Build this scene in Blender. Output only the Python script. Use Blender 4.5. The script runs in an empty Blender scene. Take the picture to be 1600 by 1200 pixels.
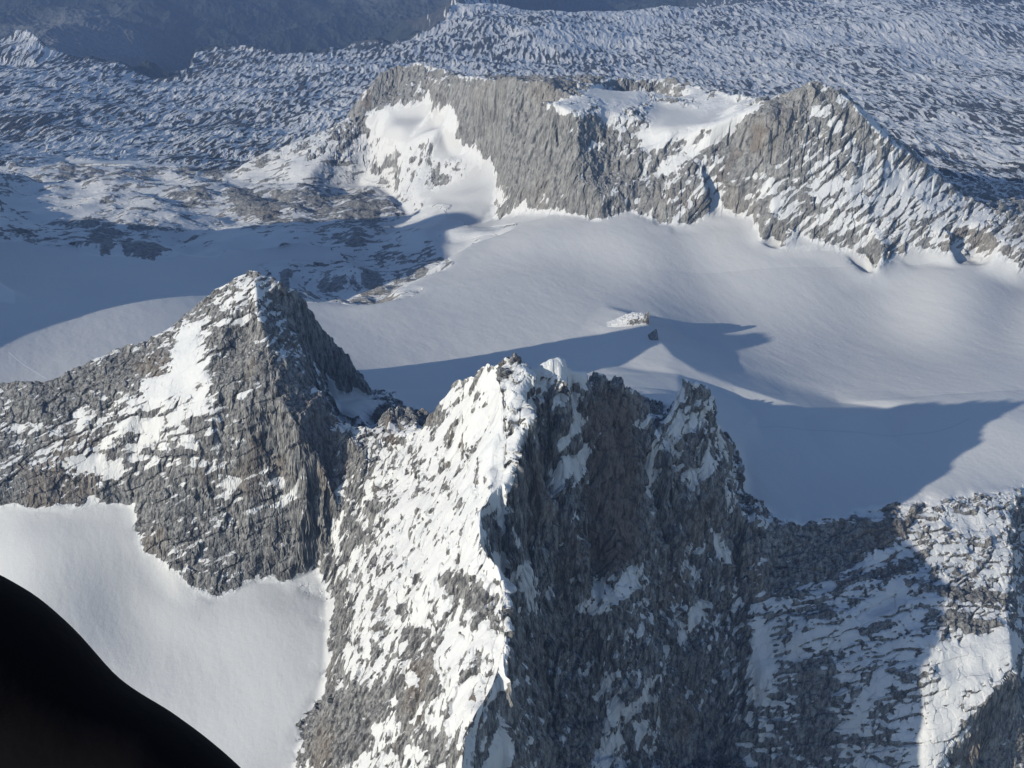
import bpy, math, random, time
import numpy as np
from concurrent.futures import ThreadPoolExecutor
from mathutils import Vector, geometry
T0 = time.time()
R = math.radians
sc = bpy.context.scene

# ------------------------------------------------------------------ camera
H, PITCH, FPX = 800.0, R(28), 1742.0
cam = bpy.data.cameras.new('camera')
cam.sensor_width = 36.0
cam.lens = 36.0 * FPX / 1600.0
cam.clip_start = 0.05
cam.clip_end = 60000
camo = bpy.data.objects.new('camera', cam)
camo.location = (0, 0, H)
camo.rotation_euler = (R(90) - PITCH, 0, 0)
sc.collection.objects.link(camo)
sc.camera = camo

# ------------------------------------------------------------------ light
SUN_DIR = Vector((713, 391, -268)).normalized()          # the way the light travels
SUN_EL = math.asin(-SUN_DIR.z)
SUN_AZ = math.atan2(-SUN_DIR.x, -SUN_DIR.y)              # from +Y, clockwise
world = bpy.data.worlds.new('World')
sc.world = world
world.use_nodes = True
wn = world.node_tree.nodes
wl = world.node_tree.links
wn.clear()
sky = wn.new('ShaderNodeTexSky')
sky.sky_type = 'NISHITA'
sky.sun_disc = False
sky.sun_elevation = SUN_EL
sky.sun_rotation = SUN_AZ
sky.altitude = 3400
bg = wn.new('ShaderNodeBackground')
bg.inputs['Strength'].default_value = 0.118
wo = wn.new('ShaderNodeOutputWorld')
wl.new(sky.outputs[0], bg.inputs[0])
wl.new(bg.outputs[0], wo.inputs[0])
sun = bpy.data.lights.new('sun', 'SUN')
sun.energy = 3.25
sun.angle = R(0.5)
sun.color = (1.0, 0.93, 0.77)
suno = bpy.data.objects.new('sun', sun)
suno.rotation_euler = SUN_DIR.to_track_quat('-Z', 'Y').to_euler()
suno.location = (-3000, -1600, 2500)
sc.collection.objects.link(suno)
sc.view_settings.view_transform = 'Standard'
sc.view_settings.look = 'None'
sc.view_settings.exposure = 0.19
sc.view_settings.gamma = 1.0
sc.cycles.max_bounces = 4
sc.cycles.diffuse_bounces = 0
sc.cycles.volume_bounces = 0
sc.cycles.use_adaptive_sampling = True
sc.cycles.adaptive_threshold = 0.02
sc.cycles.use_denoising = True
sc.cycles.denoiser = 'OPENIMAGEDENOISE'
sc.cycles.denoising_prefilter = 'ACCURATE'

# ------------------------------------------------------------------ noise
POOL = ThreadPoolExecutor(4)


def _hash(ix, iy, iz, seed):
    h = ix.astype(np.uint32) * np.uint32(374761393) + iy.astype(np.uint32) * np.uint32(668265263) \
        + iz.astype(np.uint32) * np.uint32(2246822519) + np.uint32((seed * 3266489917) & 0xffffffff)
    h ^= h >> np.uint32(13)
    h *= np.uint32(1274126177)
    h ^= h >> np.uint32(16)
    return h


def _perlin(x, y, z, seed):
    fx, fy, fz = np.floor(x), np.floor(y), np.floor(z)
    ix, iy, iz = fx.astype(np.int32), fy.astype(np.int32), fz.astype(np.int32)
    x, y, z = x - fx, y - fy, z - fz
    u = x * x * x * (x * (x * 6 - 15) + 10)
    v = y * y * y * (y * (y * 6 - 15) + 10)
    w = z * z * z * (z * (z * 6 - 15) + 10)

    def g(dx, dy, dz):
        h = _hash(ix + dx, iy + dy, iz + dz, seed)
        a = (h & np.uint32(1023)).astype(np.float32) * np.float32(2 / 1023.) - 1
        b = ((h >> np.uint32(10)) & np.uint32(1023)).astype(np.float32) * np.float32(2 / 1023.) - 1
        c = ((h >> np.uint32(20)) & np.uint32(1023)).astype(np.float32) * np.float32(2 / 1023.) - 1
        return a * (x - dx) + b * (y - dy) + c * (z - dz)
    x00 = g(0, 0, 0); x00 += u * (g(1, 0, 0) - x00)
    x10 = g(0, 1, 0); x10 += u * (g(1, 1, 0) - x10)
    x01 = g(0, 0, 1); x01 += u * (g(1, 0, 1) - x01)
    x11 = g(0, 1, 1); x11 += u * (g(1, 1, 1) - x11)
    y0 = x00 + v * (x10 - x00)
    y1 = x01 + v * (x11 - x01)
    return (y0 + w * (y1 - y0)) * np.float32(1.5)


def fbm(x, y, z, octaves=4, seed=1, gain=0.5, ridged=False, lac=2.03):
    """flat arrays in, flat array out (about -1..1)"""
    n = x.size
    out = np.zeros(n, np.float32)
    x = np.ascontiguousarray(x, np.float32); y = np.ascontiguousarray(y, np.float32)
    z = np.zeros(n, np.float32) if z is None else np.ascontiguousarray(z, np.float32)
    step = 120000

    def job(i):
        s = slice(i, min(n, i + step))
        a, f, tot = 1.0, 1.0, 0.0
        acc = np.zeros(x[s].size, np.float32)
        for o in range(octaves):
            p = _perlin(x[s] * np.float32(f) + np.float32(17.3 * o), y[s] * np.float32(f) - np.float32(9.1 * o),
                        z[s] * np.float32(f) + np.float32(5.7 * o), seed + o * 7)
            if ridged:
                p = 1 - 2 * np.abs(p)
            acc += np.float32(a) * p
            tot += a
            a *= gain; f *= lac
        out[s] = acc / np.float32(tot)
    list(POOL.map(job, range(0, n, step)))
    return out


def cells(x, y, z, seed):
    """faceted blocks: one random step and tilt per cell, and the distance to the nearest joint"""
    n = x.size
    x = np.ascontiguousarray(x, np.float32); y = np.ascontiguousarray(y, np.float32); z = np.ascontiguousarray(z, np.float32)
    off = np.zeros(n, np.float32); edge = np.zeros(n, np.float32)
    step = 120000

    def job(i):
        s = slice(i, min(n, i + step))
        px, py, pz = x[s] - .5, y[s] - .5, z[s] - .5
        ix, iy, iz = (np.floor(v).astype(np.int32) for v in (px, py, pz))
        d1 = np.full(px.size, 9, np.float32); d2 = d1.copy(); o = np.zeros(px.size, np.float32)
        for dx in (0, 1):
            for dy in (0, 1):
                for dz in (0, 1):
                    h = _hash(ix + dx, iy + dy, iz + dz, seed)
                    a = (h & np.uint32(1023)).astype(np.float32) / 1023
                    b = ((h >> np.uint32(10)) & np.uint32(1023)).astype(np.float32) / 1023
                    c = ((h >> np.uint32(20)) & np.uint32(1023)).astype(np.float32) / 1023
                    ex = px + .5 - (ix + dx) - (.15 + .7 * a); ey = py + .5 - (iy + dy) - (.15 + .7 * b); ez = pz + .5 - (iz + dz) - (.15 + .7 * c)
                    dd = ex * ex + ey * ey + ez * ez
                    m = dd < d1
                    d2 = np.where(m, d1, np.minimum(d2, dd))
                    t = ((h >> np.uint32(5)) & np.uint32(255)).astype(np.float32) / 255 - .5
                    o = np.where(m, t + .9 * ((b - .5) * ex + (c - .5) * ey + (a - .5) * ez), o)
                    d1 = np.where(m, dd, d1)
        off[s] = o; edge[s] = np.sqrt(d2) - np.sqrt(d1)
    list(POOL.map(job, range(0, n, step)))
    return off, edge


def sstep(a, b, x):
    t = np.clip((x - a) / (b - a), 0, 1)
    return t * t * (3 - 2 * t)


# ------------------------------------------------------------------ surveyed points of the terrain
CP, SP = math.cos(PITCH), math.sin(PITCH)


def unproject(px, py, z):
    a = (px - 800.0) / FPX
    b = (600.0 - py) / FPX
    t = (H - z) / (SP - b * CP)
    return (a * t, (CP + b * SP) * t, z)


PTS = []       # x, y, z, snow, rough, region
EDG = []
# regions: 0 glacier/snow, 1 left peak, 2 main ridge, 3 right wall, 4 far massif, 5 hills, 6 plateau, 7 valley side, 8 hidden massif


def put(p, s, r, reg):
    PTS.append((p[0], p[1], p[2], s, r, reg))
    return len(PTS) - 1


RNG = random.Random(5)


def jag(pts, lo, hi, sp=9):
    """notches between the points of a skyline"""
    out = [pts[0]]
    for a, b in zip(pts, pts[1:]):
        n = max(1, int(math.hypot(b[0] - a[0], b[1] - a[1]) / sp))
        for k in range(1, n + 1):
            t = k / n
            if k < n or n == 1:
                m = t if n > 1 else .5
                dp = RNG.uniform(lo, hi) * (1 if k % 2 else .25)
                out.append(tuple(a[i] + (b[i] - a[i]) * m + (0, dp, -.8 * dp)[i] for i in range(3)) + tuple(a[3:]))
        out.append(b)
    return out


def line(pts, s, r, reg, closed=False):
    """a break line: consecutive points joined by constrained edges"""
    ids = []
    for q in pts:
        px, py, z = q[:3]
        ids.append(put(unproject(px, py, z), q[3] if len(q) > 3 else s, q[4] if len(q) > 4 else r, reg))
    for a, b in zip(ids, ids[1:]):
        EDG.append((a, b))
    return ids


def behind(ids, steps, s, r, reg, floor=8, every=1):
    """points on the far side of a skyline, so that its notches are open"""
    for i in ids[::every]:
        p = PTS[i]
        for dy, dz in steps:
            z = max(floor, p[2] - dz)
            if z < p[2] - 1: put((p[0] * (1 + dy / p[1]), p[1] + dy, z), s, r, reg)


def dots(pts, s, r, reg):
    for q in pts:
        put(unproject(*q[:3]), q[3] if len(q) > 3 else s, q[4] if len(q) > 4 else r, reg)


def wdots(pts, s, r, reg):
    for q in pts:
        put(q[:3], q[3] if len(q) > 3 else s, q[4] if len(q) > 4 else r, reg)


# --- left peak
behind(line([(-260, 690, 0), (-140, 640, 40), (0, 598, 82), (30, 592, 90), (80, 592, 92), (150, 556, 120), (180, 541, 130), (225, 532, 142), (262, 514, 162), (300, 480, 190),
      (330, 456, 213), (365, 432, 238), (400, 421, 250)], .35, 1, 1), [(14, 16), (60, 90)], .5, 1, 1)
L_SUM = len(PTS) - 1
behind(line([(400, 421, 250), (440, 443, 236), (470, 456, 222), (500, 492, 184), (530, 525, 142), (560, 562, 95), (590, 612, 30, .2, .7)], .2, 1, 1), [(10, 14), (40, 70)], .4, 1, 1, 5)
line([(398, 440, 245, .8), (400, 490, 218, .6), (415, 530, 192, .4), (440, 556, 171, .4), (480, 588, 140, .4), (503, 612, 122, .3), (516, 642, 100, .5)], .4, 1, 1)
dots([(450, 500, 195), (480, 545, 150), (470, 520, 176), (520, 560, 114), (540, 580, 90)], .22, 1, 1)
line([(498, 588, 96), (540, 598, 66), (586, 616, 27)], .3, .5, 1)
dots([(330, 500, 190, .3), (370, 470, 222, .55), (385, 530, 180, .35), (300, 545, 160, .8), (315, 590, 142, .85), (265, 570, 138, .85), (280, 620, 115, .8), (230, 600, 115, .7), (230, 625, 100, .8),
      (200, 660, 72, .75), (180, 600, 104, .3), (120, 620, 80, .3), (60, 640, 66, .4), (150, 725, 12, .65), (110, 700, 30, .5),
      (40, 700, 24, .4), (40, 750, -6, .3), (100, 760, -12, .3), (200, 740, 4, .35), (0, 760, -12, .3),
      (350, 600, 140, .35), (330, 660, 96, .4), (280, 700, 56, .35), (380, 640, 118, .3), (430, 620, 132, .2), (460, 660, 112, .2), (430, 720, 48, .35),
      (350, 740, 30, .45), (290, 780, -6, .35), (250, 830, -44, .3), (350, 800, -20, .35), (420, 800, -18, .3), (480, 760, 28, .35), (490, 700, 74, .3),
      (330, 870, -74, .35), (390, 860, -68, .3), (460, 850, -62, .3)], .4, 1, 1)
line([(-260, 800, -60), (0, 786, -32), (90, 797, -38), (140, 775, -24), (205, 790, -34), (215, 850, -66), (270, 892, -90), (332, 940, -122), (400, 906, -104),
      (445, 908, -106), (495, 885, -96)], .4, .5, 1)
wdots([(-700, 1430, 5), (-480, 1480, 6), (-250, 1500, 12)], 1, 0, 0)
wdots([(-760, 1360, 45), (-560, 1410, 60), (-420, 1420, 90)], .5, 1, 1)
# --- col and main peak, top line
behind(line(jag([(516, 642, 100), (530, 640, 98), (545, 655, 90, .7), (588, 662, 86, .8), (594, 642, 98), (606, 632, 106), (622, 622, 112), (640, 626, 108), (650, 636, 100), (660, 630, 104), (672, 640, 96), (686, 656, 86, .8), (692, 640, 98), (705, 600, 145), (716, 582, 190),
      (735, 578, 215), (760, 562, 250), (800, 557, 280)], 1, 8), .5, 1, 2), [(10, 13), (45, 60)], .7, .9, 2, 12)
# the crest between light and dark, coming down towards the camera
line([(800, 557, 280), (822, 590, 268), (815, 612, 258), (832, 650, 242), (808, 700, 222), (800, 745, 206), (762, 778, 198), (735, 792, 194), (752, 838, 184), (780, 880, 174), (795, 930, 162),
      (796, 985, 150), (786, 1030, 138), (765, 1080, 124), (740, 1115, 113), (718, 1150, 103), (722, 1200, 84), (705, 1300, 45), (690, 1420, 0)], .92, .75, 2)
# silhouette to the right
behind(line([(822, 574, 271, .9), (832, 577, 267, .95), (842, 573, 268, .95), (852, 568, 271, .95), (862, 566, 272, .95), (872, 564, 272, .95), (882, 566, 269, .95), (892, 572, 263, .95), (902, 580, 254, .8)] + jag([(918, 590, 240), (930, 583, 236), (950, 598, 226), (962, 594, 222), (975, 606, 216), (986, 606, 212), (996, 620, 200), (1006, 650, 178), (1016, 668, 160), (1034, 660, 160, .9), (1046, 630, 180, .95), (1060, 602, 196, .95), (1074, 590, 206, .9), (1086, 592, 202), (1096, 610, 186), (1108, 628, 165), (1114, 645, 150), (1126, 664, 128), (1130, 695, 110), (1138, 730, 88), (1148, 765, 60), (1166, 808, 24)], 2, 10), .35, 1, 2), [(9, 14), (45, 75)], .5, .9, 2)
# right wall top
line(jag([(1166, 808, 24), (1200, 812, 4), (1240, 818, -3), (1300, 812, -5), (1350, 815, -8), (1400, 800, -4), (1425, 795, 0), (1450, 786, 2), (1480, 780, 4), (1530, 772, 6), (1565, 772, 4), (1582, 780, 0), (1605, 772, -6), (1700, 780, -10), (1900, 800, -20)], 0, 6, 12), .5, .6, 3)
# left flank of the main ridge
dots([(560, 700, 66, .3), (540, 680, 78, .35), (600, 680, 84, .6), (650, 670, 110, .7), (640, 720, 90, .6), (700, 660, 150, .75), (740, 620, 215, .85), (760, 660, 212, .9), (700, 720, 145, .7),
      (760, 720, 208, .95), (780, 620, 250, .92), (650, 780, 82, .8), (600, 780, 52, .55), (560, 780, 25, .45), (520, 720, 45, .3), (530, 800, -10, .45), (560, 860, -20, .55), (610, 860, 40, .75), (660, 840, 88, .8),
      (700, 780, 150, .85), (720, 840, 152, .85), (700, 900, 122, .8), (650, 920, 78, .75), (600, 940, 20, .75), (550, 940, -36, .6), (720, 960, 120, .6), (760, 930, 150, .7), (750, 1000, 130, .7), (680, 980, 90, .6),
      (620, 1010, 30, .7), (560, 1020, -30, .7), (540, 1060, -58, .6), (600, 1080, 0, .6), (660, 1060, 60, .65), (700, 1050, 92, .7), (720, 1100, 90, .75), (660, 1130, 40, .65), (600, 1150, -20, .75),
      (560, 1180, -62, .7), (620, 1200, -18, .5), (680, 1190, 40, .5), (520, 1110, -82, .3), (500, 1150, -112, .15), (520, 1190, -106, .3)], .7, .85, 2)
line([(495, 885, -96), (508, 930, -110, .4), (508, 980, -122), (506, 1040, -138), (496, 1082, -152), (468, 1130, -168), (456, 1180, -180), (452, 1240, -196), (440, 1400, -230)], .4, .5, 2)
# dark bowl
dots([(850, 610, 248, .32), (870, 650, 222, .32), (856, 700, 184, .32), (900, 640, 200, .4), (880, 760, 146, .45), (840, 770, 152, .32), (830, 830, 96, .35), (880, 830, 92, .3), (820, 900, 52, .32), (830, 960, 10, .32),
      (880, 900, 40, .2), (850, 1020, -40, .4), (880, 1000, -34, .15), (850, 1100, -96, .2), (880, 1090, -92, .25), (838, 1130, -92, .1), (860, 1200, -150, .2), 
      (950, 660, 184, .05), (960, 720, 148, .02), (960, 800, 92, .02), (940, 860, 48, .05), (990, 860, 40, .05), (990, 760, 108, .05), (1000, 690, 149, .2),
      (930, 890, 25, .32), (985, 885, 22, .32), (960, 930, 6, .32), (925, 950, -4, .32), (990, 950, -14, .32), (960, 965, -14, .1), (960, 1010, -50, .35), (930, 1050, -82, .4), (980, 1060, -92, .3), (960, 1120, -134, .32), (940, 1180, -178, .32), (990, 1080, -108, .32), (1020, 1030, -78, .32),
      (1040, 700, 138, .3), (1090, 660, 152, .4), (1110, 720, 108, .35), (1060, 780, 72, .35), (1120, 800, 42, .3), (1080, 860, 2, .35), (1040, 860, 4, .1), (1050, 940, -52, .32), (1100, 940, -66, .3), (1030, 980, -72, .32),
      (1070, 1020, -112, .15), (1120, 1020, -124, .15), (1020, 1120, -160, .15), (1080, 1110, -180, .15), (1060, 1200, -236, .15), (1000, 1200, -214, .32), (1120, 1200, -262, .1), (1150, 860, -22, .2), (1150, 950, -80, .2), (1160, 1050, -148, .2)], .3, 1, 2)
# right wall
def wz(px, py):
    z = np.interp(py, [770, 803, 867, 906, 947, 979, 1015, 1040, 1065, 1103, 1172, 1300], [2, -5, -25, -37, -49, -61, -75, -86, -96, -115, -154, -225])
    return z - 75 * max(0, (1430 - px) / 260) * max(0, (py - 800) / 400)


dots([(a, b, wz(a, b), *o) for a, b, *o in [(1220, 870, .1), (1300, 860, .1), (1370, 850, .3), (1420, 830, .4), (1280, 920, .3), (1340, 890, .7), (1400, 860, .75), (1420, 910, .4), (1200, 940, .35), (1240, 970, .6), (1180, 1000, .55),
      (1300, 980, .5), (1350, 980, .3), (1390, 960, .9), (1420, 1000, .8), (1200, 1080, .6), (1260, 1050, .2), (1310, 1040, .8), (1370, 1040, .5), (1180, 1160, .4), (1250, 1150, .25), (1320, 1130, .5),
      (1370, 1110, .3), (1400, 1150, .7), (1300, 1200, .4), (1200, 1210, .4), (1440, 1060, .6), (1410, 1200, .8),
      (1480, 830, .85), (1540, 830, .85), (1500, 880, .7), (1560, 880, .7), (1480, 930, .7), (1550, 930, .5), (1500, 980, .5), (1560, 975, .4), (1500, 1030, .97), (1560, 1020, .97), (1470, 1080, .95), (1450, 1140, .7), (1510, 1080, .8), (1450, 1200, .9)]], .5, .9, 3)
line([(a, b, wz(a, b)) for a, b in [(1582, 782), (1580, 850), (1582, 900), (1578, 960), (1580, 1020), (1584, 1045), (1540, 1098), (1490, 1150), (1455, 1215), (1440, 1300)]], .6, .9, 3)
dots([(1592, 1100, -150, .1), (1560, 1150, -186, .05), (1520, 1195, -212, .05), (1600, 1180, -222, .1), (1500, 1300, -290, .1), (1604, 870, -76, .2), (1604, 960, -110, .3), (1612, 1060, -150, .3), (1680, 900, -120, .3), (1700, 1050, -200, .3), (1800, 1200, -300, .3)], .2, 1, 3)
# --- unseen ground towards the camera
wdots([(-60, 560, -40, .7, .8), (-20, 470, -90, .5, .8), (40, 700, -220, .4, .8), (120, 640, -290, .6, .5), (300, 700, -330, .7, .4), (520, 720, -340, .7, .4), (-260, 640, -230, .9, .1), (-420, 800, -220, 1, 0),
       (-700, 700, -280, 1, 0), (-1200, 800, -250, .8, .3), (0, 200, -420, .8, .2), (-900, 100, -480, .8, .3), (900, 100, -520, .8, .3), (900, 700, -380, .7, .4), (1500, 800, -300, .6, .7), (-2600, 0, -500, .8, .3), (2600, 0, -600, .7, .3),
       (0, -400, -560, .8, .2), (-2600, -400, -600, .8, .3), (2600, -400, -700, .8, .3)], .8, .2, 0)
# --- near snow basin
dots([(60, 860, -62), (150, 850, -62), (60, 920, -90), (120, 930, -104), (80, 970, -128), (210, 955, -136), (300, 1000, -148), (420, 980, -128), (450, 1050, -146), (380, 1100, -170), (250, 1100, -178), (120, 1080, -172), (300, 1200, -208), (420, 1170, -186), (0, 1200, -220), (-150, 1000, -160)], 1, 0, 0)
# --- main glacier
CREST = [(1006, 497, 18), (1030, 530, 18), (1052, 556, 19), (1092, 580, 17), (1150, 602, 11), (1230, 628, 4), (1325, 648, -2)]
line(CREST, 1, .2, 0)
line([(1040, 500, -18), (1062, 520, -28), (1100, 541, -38), (1150, 562, -42), (1225, 592, -38), (1310, 628, -22)], 1, .2, 0)
dots([(1580, 655, 20), (1600, 645, 20), (1700, 700, 16), (1640, 560, -10), (1500, 740, 4), (1400, 700, -4), (1300, 740, -8), (1250, 780, -10), (1200, 770, -6), (1300, 660, 2), (1180, 650, 6), (1450, 620, 4), (1390, 640, -12), (1130, 520, -44), (1200, 545, -48), (1250, 520, -46), (1290, 590, -40), (1000, 560, 18), (900, 570, 10), (1095, 602, 16), (1060, 585, 20), (1038, 575, 20), (1150, 625, 5), (1250, 650, 0), (750, 600, 0), (650, 610, 10), (600, 600, 8), (620, 560, -16), (700, 540, -14), (800, 520, -10), (900, 520, 0), (560, 630, 35, 1, .2),
      (530, 620, 60, 1, .2), (500, 500, -50), (545, 514, -34), (600, 520, -26), (650, 505, -24), (700, 500, -24), (720, 450, -36), (800, 470, -26), (850, 430, -24), (940, 475, -8), (1000, 465, -20), (1100, 450, -40), (1200, 495, -54), (1300, 560, -54), (1400, 500, -66), (1500, 560, -44), (1500, 460, -62), (1620, 490, -54),
      (940, 404, -26), (1060, 405, -32), (1200, 415, -34), (1350, 438, -36), (1480, 444, -32), (1620, 446, -16), (800, 400, -38), (740, 420, -48), (690, 470, -36), (715, 425, -50), (760, 385, -56),
      (950, 375, 2), (1050, 378, 10), (1130, 360, 22), (850, 365, -16), (1200, 395, 12), (1500, 415, 22), (1800, 450, 30), (2100, 600, 30), (1900, 700, 10), (2300, 900, -60)], 1, 0, 0)
dots([(100, 545, -2), (40, 560, 2), (0, 575, 6), (180, 500, -8), (280, 480, -18), (180, 465, -20), (100, 485, -16), (20, 520, -6), (0, 440, -22), (0, 400, -40), (-150, 480, 0), (-150, 420, -10), (100, 430, -36), (200, 420, -54), (250, 440, -44), (300, 470, -24), (320, 420, -76), (400, 400, -110), (480, 400, -118, 1, .3)], 1, 0, 0)
# --- shaded rocky snow slope west of the glacier
dots([(480, 450, -120), (520, 470, -108), (580, 420, -128), (620, 455, -104), (560, 390, -124), (640, 405, -112), (600, 370, -122), (690, 400, -90), (470, 420, -124), (580, 480, -88), (650, 440, -96)], .42, .75, 5)
dots([(650, 380, -100), (700, 375, -84, 1, .3), (760, 365, -74, 1, .2)], .8, .4, 5)
# --- hills
line([(-150, 300, -170), (0, 292, -182), (70, 280, -182), (150, 268, -184), (250, 270, -186), (350, 268, -184), (400, 283, -178), (470, 292, -180), (560, 290, -196), (610, 300, -186), (640, 335, -150)], .66, .9, 5)
dots([(0, 330, -140, .85), (60, 345, -122, .85, .5), (100, 330, -132, .8, .5), (120, 350, -118, .4), (160, 370, -104, .3), (220, 390, -92, .45), (130, 380, -88, .45), (60, 370, -94, .6), (230, 330, -150, .7, .6), (300, 330, -158, .75, .6), (320, 300, -160, .4), (200, 300, -162, .7, .6), (280, 290, -176, .6), (380, 310, -150, .4), (420, 330, -146, .45),
      (340, 350, -138, .8, .6), (370, 370, -128, .75, .6), (420, 380, -114, .9, .4), (300, 385, -114, 1, .1), (450, 310, -160, .4), (480, 350, -134, .5), (540, 330, -144, .4), (580, 340, -138, .36), (510, 370, -114, .5), (540, 360, -118, .5), (500, 310, -168, .3), (600, 320, -152, .4),
      (650, 360, -140, 1, .1), (690, 340, -134, 1, .1), (700, 365, -104, 1, .1), (670, 345, -144, 1, .1)], .5, .9, 5)
# --- far massif
line([(540, 186, -70), (560, 150, 0), (590, 112, 66), (620, 98, 92), (650, 94, 104), (690, 104, 112), (720, 118, 138), (760, 125, 170), (800, 122, 200), (840, 124, 215), (900, 130, 196), (960, 120, 188), (1040, 122, 184), (1110, 140, 186), (1190, 152, 229), (1230, 142, 256), (1256, 126, 280), (1275, 124, 281), (1300, 134, 271), (1330, 155, 252), (1345, 175, 236),
      (1372, 200, 206), (1392, 220, 184), (1430, 245, 150), (1470, 275, 118), (1510, 302, 92), (1560, 325, 74), (1600, 342, 66), (1700, 360, 60), (1900, 380, 50), (2200, 400, 90), (2500, 420, 60)], .3, 1, 4)
line([(865, 162, 200), (900, 182, 180), (950, 174, 178), (985, 170, 177), (1004, 188, 166), (1006, 226, 128), (1000, 236, 120), (1060, 212, 152), (1120, 195, 184), (1165, 175, 212)], .6, .8, 4)
dots([(900, 150, 192, .3), (960, 150, 184, .95, .4), (1020, 150, 178, .5, .6), (1050, 180, 164, 1, .2), (1030, 210, 146, 1, .2), (1100, 165, 182, .4, .6), (1000, 140, 182, .6, .6), (930, 135, 190, .8, .5), (1080, 145, 180, .8, .5), (1150, 158, 198, .5), (1100, 185, 182, .9, .3), (860, 145, 207, .6)], .6, .6, 4)
dots([(620, 140, 24, .1), (680, 140, 84, .2), (600, 165, -4, .3, .6), (560, 185, -50, .2), (660, 165, 28, 1, .2), (630, 190, -20, 1, .1), (580, 200, -66, 1, .3), (680, 200, -8, 1, .2), (640, 230, -64, .85, .5), (580, 230, -114, .6, .8), (700, 230, -30, .9, .3), (740, 240, -8, .8, .6),
      (690, 270, -72, .5, .8), (650, 280, -102, .6, .8), (740, 270, -34, 1, .2), (620, 260, -114, .8, .6), (720, 310, -84, .9, .4), (750, 310, -64, 1, .2), (680, 310, -110, .9, .4), (580, 270, -164, .7, .7), (620, 290, -146, .6, .8), (650, 310, -130, .9, .5)], .5, .7, 4)
line([(690, 182, 36), (735, 225, 8), (768, 240, 0), (774, 280, -36), (768, 320, -72), (752, 352, -98), (775, 345, -82), (800, 330, -48), (830, 325, -22), (868, 330, -10), (905, 335, -2), (935, 346, 0), (985, 330, 14), (1048, 350, 12), (1075, 350, 16), (1110, 330, 36), (1120, 316, 46), (1145, 332, 36), (1175, 335, 40), (1190, 372, 20),
      (1220, 385, 14), (1250, 365, 32), (1320, 385, 20), (1370, 414, 6), (1400, 385, 28), (1440, 372, 42), (1500, 382, 40), (1560, 385, 42), (1600, 400, 34), (1800, 410, 60)], .6, .5, 4)
RIM = [(690, 104, 112), (720, 118, 138), (760, 125, 170), (800, 122, 200), (840, 124, 215), (865, 162, 200), (900, 182, 180), (950, 174, 178), (1000, 236, 120), (1060, 212, 152), (1120, 195, 184), (1165, 175, 212), (1190, 152, 229), (1270, 132, 273)]
BAS = [(690, 182, 36), (735, 225, 8), (768, 240, 0), (780, 342, -76), (800, 330, -48), (830, 325, -22), (868, 330, -10), (905, 335, -2), (935, 346, 0), (985, 330, 14), (1048, 350, 12), (1110, 330, 36), (1145, 332, 36), (1190, 372, 20), (1280, 378, 20)]


def face(lst, r=1, reg=4):
    for px, py, sn_, *o in lst:
        def it(L):
            return np.interp(px, [a[0] for a in L], [a[1] for a in L]), np.interp(px, [a[0] for a in L], [unproject(*a)[1] for a in L])
        (p0, y0), (p1, y1) = it(RIM), it(BAS)
        t = (py - p0) / (p1 - p0)
        y = y0 + (y1 - y0) * t + (o[0] if o else 0)
        b = (600.0 - py) / FPX
        z = H - y * (SP - b * CP) / (CP + b * SP)
        put(unproject(px, py, z), sn_, r, reg)


face([(720, 150, .1), (740, 190, .1), (760, 180, .1), (785, 180, .1, -20), (785, 250, .1, 10), (800, 230, .15, -25), (800, 285, .1, -20), (830, 180, .1, 15), (830, 240, .1, -20), (850, 290, .3), (870, 220, .1, 20), (900, 230, .08, -10), (900, 280, .1, -15), (940, 220, .08, 10), (960, 260, .15, 15),
      (940, 310, .15, -15), (1000, 285, .15, 10), (1040, 250, .35, 15), (1050, 300, .15, -15), (1090, 240, .5, 10), (1100, 290, .3, -10), (1140, 220, .2, 15), (1150, 260, .15, 10), (1150, 300, .15, -10)])
dots([(1200, 190, 212, .05), (1180, 240, 150, .1), (1240, 180, 226, .08), (1240, 230, 170, .12), (1200, 280, 108, .4), (1300, 180, 226, .15), (1270, 210, 190, .2), (1320, 205, 198, .4), (1290, 240, 160, .5), (1250, 280, 118, .5), (1210, 330, 68, .3), (1280, 320, 84, .55), (1240, 350, 48, .6),
      (1350, 230, 172, .25), (1340, 270, 136, .5), (1400, 260, 140, .85), (1330, 320, 90, .8), (1360, 350, 62, .4), (1420, 300, 104, .85), (1470, 310, 92, .75), (1420, 350, 62, .5), (1480, 350, 62, .5), (1540, 350, 60, .6), (1590, 370, 50, .5), (1380, 390, 30, .35)], .3, 1, 4)
# behind the massif, falling to the plateau
wdots([(300, 2650, 60), (700, 2600, 20), (1000, 2500, 0), (1400, 2400, 0), (-150, 3450, -150), (200, 3300, -60), (-400, 3600, -250), (1900, 2600, -50)], .5, .9, 4)
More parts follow.
